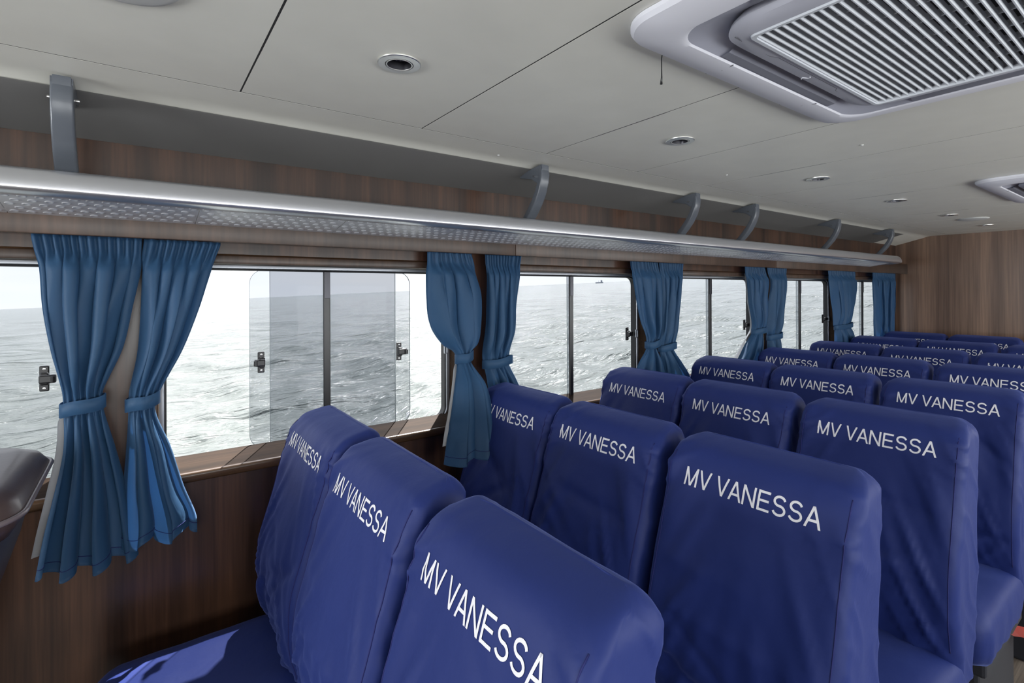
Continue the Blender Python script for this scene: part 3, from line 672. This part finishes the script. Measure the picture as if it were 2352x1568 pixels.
def curtain(key, label, nf, seed, tied=True, liner=None, bulge=0.03):
    rows = [(a + (1.84,))[:4] for a in CUR[key]]; tab = sorted(rows)
    rows_top = rows[0][0]; ztie = (rows[5][0]+rows[6][0])/2; zb = rows[-1][0]
    root = thing('curtain', label, 'curtain', ((rows[0][1]+rows[0][2])/2, 1.85, zb), group='blue curtains on the sea windows')
    rng = random.Random(seed); ph = [rng.uniform(0, 6.28) for _ in range(6)]; U = nf*12; V = 90
    def P(uu, z, front=0.0, wid=0.0):
        xl, xr, Y = interp(tab, z); w_ = xr-xl; xc = (xl+xr)/2
        below = z < ztie
        tg = math.exp(-((z-ztie)/0.055)**2) if tied else 0
        top = sm((z-(rows_top-0.09))/0.06)
        a = 0.011 + 0.016*sm((rows_top-z)/0.35) if not below else 0.022 + 0.012*sm((ztie-z)/0.3)
        a = a*(1-0.6*tg)
        uu2 = uu + 0.02*math.sin(5*uu+ph[0]+2*z) + 0.07*noise.noise(Vector((uu*3.1+seed*7, z*0.9, 1)))
        env = math.sqrt(max(0.0, 1-(2*uu-1)**2))
        # folds gather towards the tie
        f1 = math.sin(2*math.pi*nf*uu2 + ph[1] + 0.7*math.sin(3*z+ph[2])) + 0.45*math.sin(2*math.pi*nf*0.5*uu2+ph[3]+4*z*0.6)
        f2 = math.sin(2*math.pi*nf*2.0*uu2+ph[4])
        f1 *= 0.75 + 0.7*noise.noise(Vector((uu*nf*0.55+seed*3, z*1.3, 4)))
        fl = math.sin(2*math.pi*nf*0.5*uu2 + ph[2] + 1.4*noise.noise(Vector((uu*2.2, z*1.6, seed)))); wl = sm((rows_top-z-0.04)/0.2)*0.62*(1-0.5*tg); f1 = f1*(1-wl) + 1.25*fl*wl
        # sharpen folds
        f1 = math.copysign(abs(f1)**0.8, f1)
        y = Y - bulge*env*(1-top)*(0.6+0.4*(1-tg)) + (1-top)*a*f1*0.80*(0.35+0.65*env) + top*0.007*f2 + 0.006*noise.noise(Vector((uu*6+seed, z*7, 0)))
        x = xl + w_*uu + (1-top)*0.012*w_/0.2*math.cos(2*math.pi*nf*uu2+ph[1])*(1-tg)*0.6
        zz = z
        if z < zb+0.12: zz = z - 0.014*math.sin(2*math.pi*nf*uu2*0.5+ph[5])*(1-(z-zb)/0.12) + (0.02*(uu-0.5) if key == '2L' else 0)
        return Vector((x, y + front, zz)) - root.location
    ztop = rows_top + 0.008
    zs = [ztop + (zb-ztop)*j/V for j in range(V+1)]
    bm = bmesh.new(); loft(bm, [[P(i/U, z) for i in range(U+1)] for z in zs], closed_ring=False)
    bmesh.ops.solidify(bm, geom=bm.faces[:], thickness=0.0015)
    obj('drape', bm, M['curtain'], root, smooth=True)
    # hem stitching
    zh = zb + 0.028
    bm = bmesh.new(); add_tube(bm, [P(i/U, zh) + Vector((0, -0.0015, 0)) for i in range(U+1)], 0.0009, 5); obj('hem', bm, M['seamf'], root, smooth=True)
    if liner:
        l0, l1 = liner
        bm = bmesh.new(); rg = []
        for z in zs[8:-4]:
            xl, xr, Y = interp(tab, z); w_ = xr-xl; b_ = sm((ztie-z)/0.06); x0_ = xl + l0*b_ + 0.006*(1-b_)
            yl = P(0, z).y + root.location.y
            rg.append([Vector((x0_ + (xl+0.30*w_-x0_)*k/10, yl + 0.006 + 0.022*math.sin(k/10*1.57) + 0.004*math.sin(9*z+k*0.5), z+0.012)) - root.location for k in range(11)])
        loft(bm, rg, closed_ring=False); bmesh.ops.solidify(bm, geom=bm.faces[:], thickness=-0.001)
        obj('lining', bm, M['lining'], root, smooth=True, label='pale grey lining showing at the edge')
    if tied:
        xl, xr, Y = interp(tab, ztie); hw = (xr-xl)/2+0.006; xc = (xl+xr)/2
        bm = bmesh.new(); rings = []
        for j, (dz, gr_) in enumerate(((-0.019, 0.0), (-0.0175, 0.0025), (0.0175, 0.0025), (0.019, 0.0))):
            rg = []
            for k in range(40):
                t_ = 2*math.pi*k/40; sl = 0.10*math.cos(t_)*0.25
                rg.append(Vector((xc + (hw+gr_)*math.cos(t_), Y - 0.010 + (0.034+gr_)*math.sin(t_) + 0.001*math.sin(5*t_), ztie+dz + sl*0.3 + 0.002*math.sin(3*t_+seed))) - root.location)
            rings.append(rg)
        loft(bm, rings); bmesh.ops.solidify(bm, geom=bm.faces[:], thickness=0.001)
        obj('tieback', bm, M['curtain'], root, smooth=True)
    return root
curtain('1L', 'blue tied curtain nearest the camera, left one of the first pair, with pale lining edge', 6, 1, liner=(-0.012, -0.004))
curtain('1R', 'blue tied curtain, right one of the first pair, beside the open window', 5, 2)
curtain('2L', 'blue curtain with wide bulge, hem swinging in front of the second window seat', 4, 3, liner=(-0.014, 0.0), bulge=0.045)
curtain('2R', 'dark blue tied curtain rising behind the second row window seat', 6, 4)
curtain('3L', 'blue tied curtain left of the crossed pair between second and third windows', 5, 5)
curtain('3R', 'blue tied curtain right of the crossed pair between second and third windows', 5, 6)
curtain('4L', 'blue tied curtain with flared hem beside the third window latch', 5, 7, liner=(-0.012, 0))
curtain('4R', 'narrow dark blue tied curtain at the left edge of the fourth window', 5, 8)
curtain('5L', 'blue tied curtain right of the fourth window, second from the rear wall', 5, 9)
curtain('6L', 'straight untied blue curtain next to the rear bulkhead', 6, 10, tied=False)

# ------------------------------------------------------------------ passenger seats
# local axes: origin on the floor under the lettering; the sitter looks to -X
FRONT = [(0.40, -0.020), (0.46, -0.038), (0.52, -0.062), (0.58, -0.080), (0.66, -0.090), (0.74, -0.085), (0.84, -0.056), (0.94, -0.024), (1.03, 0.004), (1.065, 0.018), (1.090, 0.036), (1.106, 0.058), (1.116, 0.084), (1.124, 0.105)]
REAR = [(0.40, 0.10), (0.55, 0.112), (0.70, 0.118), (0.84, 0.122), (0.95, 0.130), (1.03, 0.142), (1.08, 0.150), (1.10, 0.148), (1.124, 0.142)]
HALF = [(0.40, 0.216), (0.60, 0.221), (0.80, 0.222), (0.95, 0.220), (1.05, 0.221), (1.16, 0.220)]
ZT = 1.122
def backrest(seed):
    rg = []; rc = 0.048; rt = 0.022
    zs = [0.40 + (ZT-rc-0.40)*j/84 for j in range(85)] + [ZT-rc + rc*math.sin(math.radians(a)) for a in range(6, 91, 6)]
    spin = random.Random(seed); sx, sz = spin.uniform(0, 50), spin.uniform(0, 50)
    foldsL = spin.uniform(0.7, 1.2); foldsR = spin.uniform(0.6, 1.2)
    def rid(q): return max(0.0, 1-abs(q)*3.2)**1.5
    cr = [(spin.uniform(-0.2, 0.2), spin.uniform(0.55, 0.95), spin.uniform(-0.9, 0.9), spin.uniform(0.10, 0.2), spin.choice((-1, 1))*spin.uniform(0.004, 0.0085)) for _ in range(6)]
    def wr(y, z, face):
        a = 0.0
        for s, am in ((1, foldsL), (-1, foldsR)):          # folds hanging from the shoulders
            q = max(0, s*y/0.22)
            p = Vector(((y + s*0.45*(z-0.7))*15 + sx, z*1.7 + sz, s*3.0 + face))
            a += am*(0.0135*rid(noise.noise(p)) + 0.005*noise.noise(p*2.1))*sm(q*1.25)*(0.25+0.75*sm((1.07-z)/0.25))
        a += 0.0075*noise.noise(Vector((y*6+sz, z*5+sx, face))) + 0.0030*noise.noise(Vector((y*34+sx, z*3.5, face+9)))*sm((1.0-z)/0.3)
        # bunching at the corners of the head end
        e = sm((abs(y)-0.09)/0.10)*math.exp(-((z-1.055)/0.065)**2)
        a += 0.009*rid(noise.noise(Vector((y*9+sx*2, (z+0.5*abs(y))*24+sz, 5.0))))*e
        for cy, cz, dr_, ln, am in cr:                      # single long creases
            t_ = (y-cy)*dr_ + (z-cz); w_ = (y-cy) - (z-cz)*dr_*0.6
            a += am*math.exp(-(t_/0.019)**2)*math.exp(-(w_/ln)**2)
        a += 0.008*rid(noise.noise(Vector((y*4+sz, z*11+sx+y*12, 2.0))))*sm((0.72-z)/0.16)
        a *= 1 - 0.8*sm((abs(y)-0.155)/0.05)*sm((0.98-z)/0.1)
        a *= 1 - 0.55*math.exp(-((z-1.04)/0.028)**2)*sm((0.2-abs(y))/0.04)
        return a
    def ring(z, hx_scale, hy, z_in=None):
        f_ = interp(FRONT, min(z, 1.16))[0]; b_ = interp(REAR, min(z, 1.16))[0]
        cx = (f_+b_)/2; hx = (b_-f_)/2*hx_scale
        rr_ = min(0.026, hx*0.8)
        pts = rrect(cx, 0, hx, hy, rr_, 6, 34)
        out_ = []; L_ = len(pts)
        for i_ in range(L_):
            x, y = pts[i_]; a_ = pts[i_-2]; b2 = pts[(i_+2) % L_]
            tx, ty = b2[0]-a_[0], b2[1]-a_[1]; l_ = math.hypot(tx, ty) or 1; nx, ny = ty/l_, -tx/l_
            c = 0.010*(1-(y/0.23)**2) if x < cx else 0.0        # cushion crown on the front
            fw = sm((-nx-0.15)/0.6); bw = sm((nx-0.15)/0.6); sw = 1-fw-bw
            d = fw*wr(y, z, 0) + bw*0.6*wr(y, z, 20) + sw*(0.007*noise.noise(Vector((x*9+sx, z*6+sz, 7*math.copysign(1, y)))) + 0.004*rid(noise.noise(Vector((x*14+z*6+sx, z*5, 3*math.copysign(1, y))))))
            if z_in is not None: d *= z_in
            out_.append(Vector((x - c*hx_scale + nx*d, y + ny*d, z)))
        return out_
    for z in zs:
        H_ = interp(HALF, min(z, 1.16))[0]
        if z > ZT-rc: dz = z-(ZT-rc); hy = H_ - rc + math.sqrt(max(rc*rc-dz*dz, 0))
        else: hy = H_
        f_ = interp(FRONT, min(z, 1.16))[0]; b_ = interp(REAR, min(z, 1.16))[0]; hx = (b_-f_)/2
        if z > ZT-rt: dz = z-(ZT-rt); k = (hx - rt + math.sqrt(max(rt*rt-dz*dz, 0)))/hx
        else: k = 1.0
        k = max(k, 0.08)
        rg.append(ring(z, k, hy))
    top = rg[-1]; cen = sum(top, Vector())/len(top)
    for s in (0.75, 0.4, 0.1): rg.append([cen + (p-cen)*Vector((s, 1 - (1-s)*0.25, 1)) + Vector((0, 0, 0.0015*(1-s))) for p in top])
    bm = bmesh.new(); loft(bm, rg); 
    # close top strip
    bmesh.ops.holes_fill(bm, edges=[e for e in bm.edges if e.is_boundary], sides=0)
    bmesh.ops.recalc_face_normals(bm, faces=bm.faces[:])
    return bm
def cushion(seed):
    spin = random.Random(seed+100); sx = spin.uniform(0, 60)
    xa, xb_ = -0.49, 0.02; bm = bmesh.new(); rg = []
    prof = [(0.335, -0.018), (0.35, -0.006), (0.38, 0.0), (0.42, 0.002), (0.45, 0.0), (0.470, -0.006), (0.485, -0.018), (0.494, -0.034), (0.499, -0.06), (0.503, -0.10), (0.505, -0.15), (0.506, -0.195)]
    for z, g_ in prof:
        pts = rrect((xa+xb_)/2, 0, (xb_-xa)/2+g_, 0.222+g_*0.9 if g_ > -0.19 else 0.05, 0.05 if g_ > -0.03 else 0.03, 8, 26)
        o_ = []
        for x, y in pts:
            d = 0.006*noise.noise(Vector((x*30+sx, y*30, z*6)))*sm((0.47-z)/0.05) + 0.004*noise.noise(Vector((x*9+sx, y*9, 3)))
            l = math.hypot(x-(xa+xb_)/2, y) or 1
            o_.append(Vector((x + d*(x-(xa+xb_)/2)/l, y + d*y/l, z + (0.006*noise.noise(Vector((x*8+sx, y*11, 1))) if z > 0.48 else 0) + (0.006*math.sin(40*(x+y)+sx) if z < 0.36 else 0))))
        rg.append(o_)
    loft(bm, rg, cap=True)
    return bm
# lettering strokes on a unit cap height, pen width 0.13
def stroke_letters():
    PW = 0.118; L = []
    def line(*p): return [('L', p)]
    G = {
     'M': (0.86, [[(0.07, 0), (0.07, 1)], [(0.07, 1), (0.43, 0.02)], [(0.43, 0.02), (0.79, 1)], [(0.79, 1), (0.79, 0)]]),
     'V': (0.74, [[(0.04, 1), (0.37, 0.0)], [(0.37, 0.0), (0.70, 1)]]),
     'A': (0.76, [[(0.04, 0), (0.38, 1)], [(0.38, 1), (0.72, 0)], [(0.16, 0.33), (0.60, 0.33)]]),
     'N': (0.76, [[(0.07, 0), (0.07, 1)], [(0.07, 1), (0.69, 0)], [(0.69, 0), (0.69, 1)]]),
     'E': (0.70, [[(0.07, 0), (0.07, 1)], [(0.0, 0.935), (0.66, 0.935)], [(0.0, 0.52), (0.62, 0.52)], [(0.0, 0.065), (0.68, 0.065)]]),
     'S': (0.72, 'S'),
    }
    S = []
    for k in range(15): a = math.radians(15 + (270-15)*k/14); S.append((0.36+0.27*math.cos(a), 0.72+0.215*math.sin(a)))
    for k in range(1, 15): a = math.radians(90 - 255*k/14); S.append((0.36+0.295*math.cos(a), 0.29+0.225*math.sin(a)))
    S = [(min(x, 0.66), y) for x, y in S]
    xpos = 0; quads = []
    adv = 0.11
    for ch in 'MV VANESSA':
        if ch == ' ': xpos += 0.34; continue
        w_, st = G[ch]
        segs = [S] if st == 'S' else st
        if ch == 'E': segs = [[(max(a, 0.07), b) for a, b in s] for s in st]
        for s in segs:
            pts = []
            for a, b in zip(s[:-1], s[1:]):
                n = 1 if st == 'S' else max(2, int(math.dist(a, b)/0.12))
                for k in range(n): pts.append((a[0]+(b[0]-a[0])*k/n, a[1]+(b[1]-a[1])*k/n))
            pts.append(s[-1]); ed = []
            for i, p in enumerate(pts):
                a = pts[max(i-1, 0)]; b = pts[min(i+1, len(pts)-1)]; dx, dy = b[0]-a[0], b[1]-a[1]; l = math.hypot(dx, dy)
                if st == 'S' or abs(dy) < 1e-6 or abs(dx) < 1e-6: n_ = (-dy/l, dx/l); hw = PW/2
                else: n_ = (-1 if dy > 0 else 1, 0); hw = PW/2*l/abs(dy)*0.98
                ed.append(((p[0]+n_[0]*hw, p[1]+n_[1]*hw), (p[0]-n_[0]*hw, p[1]-n_[1]*hw)))
            for a, b in zip(ed[:-1], ed[1:]): quads.append([(xpos+q[0], q[1]) for q in (a[0], a[1], b[1], b[0])])
        xpos += w_ + adv*(0.55 if ch in 'VA' else 1.0)
    tot = xpos - adv*0.55
    return quads, tot
QUADS, TOT = stroke_letters()
def lettering(bvh, seed):
    bm = bmesh.new(); H_ = 0.0405; W_ = 0.316; dr = random.Random(seed).uniform(-0.004, 0.004)
    for q in QUADS:
        vs = []
        for a, b in q:
            y = 0.158 - a/TOT*W_; z = 1.0205 + b*H_ + dr - 0.0004
            hit = bvh.ray_cast(Vector((-0.5, y, z)), Vector((1, 0, 0)))
            p = hit[0]; nn = hit[1] if hit[1].x < 0 else -hit[1]
            vs.append(bm.verts.new(p + nn*0.0012))
        bm.faces.new(vs)
    bmesh.ops.recalc_face_normals(bm, faces=bm.faces[:])
    return bm
def seams_bm(bvh):
    res = []
    for s in (-1, 1):
        bm = bmesh.new(); pts = []
        for k in range(44):
            z = 0.52 + (1.085-0.52)*k/43; y = s*(interp(HALF, z)[0]-0.018)
            h = bvh.ray_cast(Vector((-0.5, y, z)), Vector((1, 0, 0)))
            if h[0]: pts.append(h[0] + Vector((-0.0002, 0, 0)))
        add_tube(bm, pts, 0.0014, 5); res.append(bm)
    return res
protos = []
def make_seat(seed):
    root = thing('passenger_seat', None, 'seat', (0, 0, 0))
    bm = backrest(seed); bvh = BVHTree.FromBMesh(bm); lt = lettering(bvh, seed); sb = seams_bm(bvh)
    bk = obj('backrest', bm, M['fabric'], root, smooth=True)
    obj('lettering', lt, M['letter'], bk, label='white letters reading MV VANESSA')
    for sb_ in sb: obj('cover_seam', sb_, M['seamf'], bk, smooth=True)
    obj('cushion', cushion(seed), M['fabric'], root, smooth=True)
    bm = box(-0.02, 0.08, -0.20, 0.20, 0.30, 0.42, bev=0.01); add_box(bm, -0.44, 0.06, -0.205, 0.205, 0.29, 0.34, bev=0.01); obj('seat_frame', bm, M['dark_shell'], root)
    bm = box(-0.40, 0.08, -0.18, 0.18, 0.0, 0.30, bev=0.012); obj('pedestal', bm, M['dark_shell'], root)
    return root
for s in range(6): protos.append(make_seat(11+s*7))
COLY = (1.555, 1.101, 0.625); colname = ('window', 'middle', 'aisle')
ordn = ['first', 'second', 'third', 'fourth', 'fifth', 'sixth', 'seventh', 'last']
used = set()
for k in range(8):
    for c in range(3):
        if k == 7 and c == 2: continue
        pi = (k*3 + c*2 + (k//2)) % 6 if k else c
        src = protos[pi]
        if pi in used: o = copy_tree(src)
        else: o = src; used.add(pi)
        o.location = (0.385 + 0.721*k, COLY[c], 0)
        if k >= 3:                                          # the print sits a little higher on the covers of the rear rows
            for ch_ in o.children:
                for g_ in ch_.children:
                    if g_.name.startswith('lettering'): g_.location = (0.0042, 0, 0.014)
        if k == 7: lab = 'blue covered seat against the rear wall, %s place of the last row' % colname[c]
        else:
            lab = {0: 'blue covered seat in the nearest row, %s place', 1: 'blue covered seat in the second row from the camera, %s place'}.get(k, 'blue covered seat in the %s row from the camera, %%s place' % ordn[k]) % colname[c]
        o['label'] = lab; o['group'] = 'blue covered passenger seats lettered in white'; o['category'] = 'seat'
for i, p in enumerate(protos):
    assert i in used

# ------------------------------------------------------------------ leather armchair at the left edge
ch = thing('leather_armchair', 'dark brown leather armchair with piped edges cut by the left edge', 'chair', (-0.42, 1.50, 0))
def lbx(bm, x0, x1, y0, y1, z0, z1, b): add_box(bm, x0+0.42, x1+0.42, y0-1.5, y1-1.5, z0, z1, bev=b, seg=4)
def lring(z, xf, xr_, y0, y1, rr_): return [Vector((p[0]+0.42, p[1]-1.5, z)) for p in rrect((xf+xr_)/2, (y0+y1)/2, (xr_-xf)/2, (y1-y0)/2, rr_, 8, 8)]
bm = bmesh.new()
loft(bm, [lring(0.42, -0.52, -0.36, 1.26, 1.72, 0.05), lring(0.60, -0.50, -0.33, 1.25, 1.73, 0.06), lring(0.80, -0.47, -0.275, 1.24, 1.74, 0.06), lring(0.93, -0.45, -0.235, 1.24, 1.745, 0.06), lring(1.02, -0.45, -0.215, 1.25, 1.74, 0.055), lring(1.06, -0.45, -0.215, 1.26, 1.73, 0.05)], cap=True)
sharp(obj('backrest', bm, M['leather'], ch), 60)
bm = bmesh.new()
loft(bm, [lring(1.035, -0.47, -0.205, 1.30, 1.765, 0.07), lring(1.060, -0.49, -0.190, 1.285, 1.785, 0.08), lring(1.082, -0.49, -0.185, 1.28, 1.79, 0.085), lring(1.108, -0.475, -0.20, 1.30, 1.775, 0.09), lring(1.124, -0.44, -0.235, 1.34, 1.74, 0.07), lring(1.128, -0.38, -0.30, 1.42, 1.66, 0.03)], cap=True)
hp = obj('head_pad', bm, M['leather'], ch, smooth=True)
obj('piping', tube(lring(1.078, -0.493, -0.182, 1.277, 1.793, 0.088), 0.0055, 8, closed=True), M['piping'], hp, smooth=True, label='shiny piping along the head pad')
bm = bmesh.new()
for k in range(18):
    z = 0.90 + k*0.007; add_tube(bm, [(-0.247+0.42+0.0001*k, 1.243-1.5, z), (-0.247+0.42, 1.2415-1.5, z+0.0045)], 0.0016, 5)
obj('stitching', bm, M['seamf'], ch)
bm = bmesh.new(); lbx(bm, -0.98, -0.50, 1.26, 1.72, 0.36, 0.50, 0.04); obj('seat', bm, M['leather'], ch, smooth=True)
for ya, yb in ((1.16, 1.24), (1.745, 1.80)):
    bm = bmesh.new(); lbx(bm, -0.95, -0.33, ya, yb, 0.60, 0.68, 0.03); lbx(bm, -0.62, -0.50, ya+0.015, yb-0.015, 0.30, 0.62, 0.01); obj('armrest', bm, M['leather'], ch)
bm = bmesh.new(); lbx(bm, -0.90, -0.42, 1.32, 1.66, 0.0, 0.37, 0.02); obj('pedestal', bm, M['black'], ch)

# orange webbing strap hanging from under an aisle seat
st = bmesh.new()
pts = [(2.40, 0.425, 0.338), (2.47, 0.425, 0.300), (2.54, 0.42, 0.272), (2.60, 0.40, 0.25), (2.66, 0.375, 0.215), (2.70, 0.36, 0.15), (2.72, 0.35, 0.06), (2.76, 0.34, 0.006)]
loft(st, [[(x+0.020*math.sin(i*0.5), y+0.006, z+0.014), (x, y-0.006, z-0.014)] for i, (x, y, z) in enumerate(pts)], closed_ring=False)
bmesh.ops.solidify(st, geom=st.faces[:], thickness=0.002)
lv = thing('webbing_strap', 'orange red strap hanging from under an aisle seat at lower right', 'strap', (2.55, 0.47, 0))
for q in st.verts: q.co -= Vector((2.55, 0.47, 0))
obj('strap', st, M['orange'], lv, smooth=True)
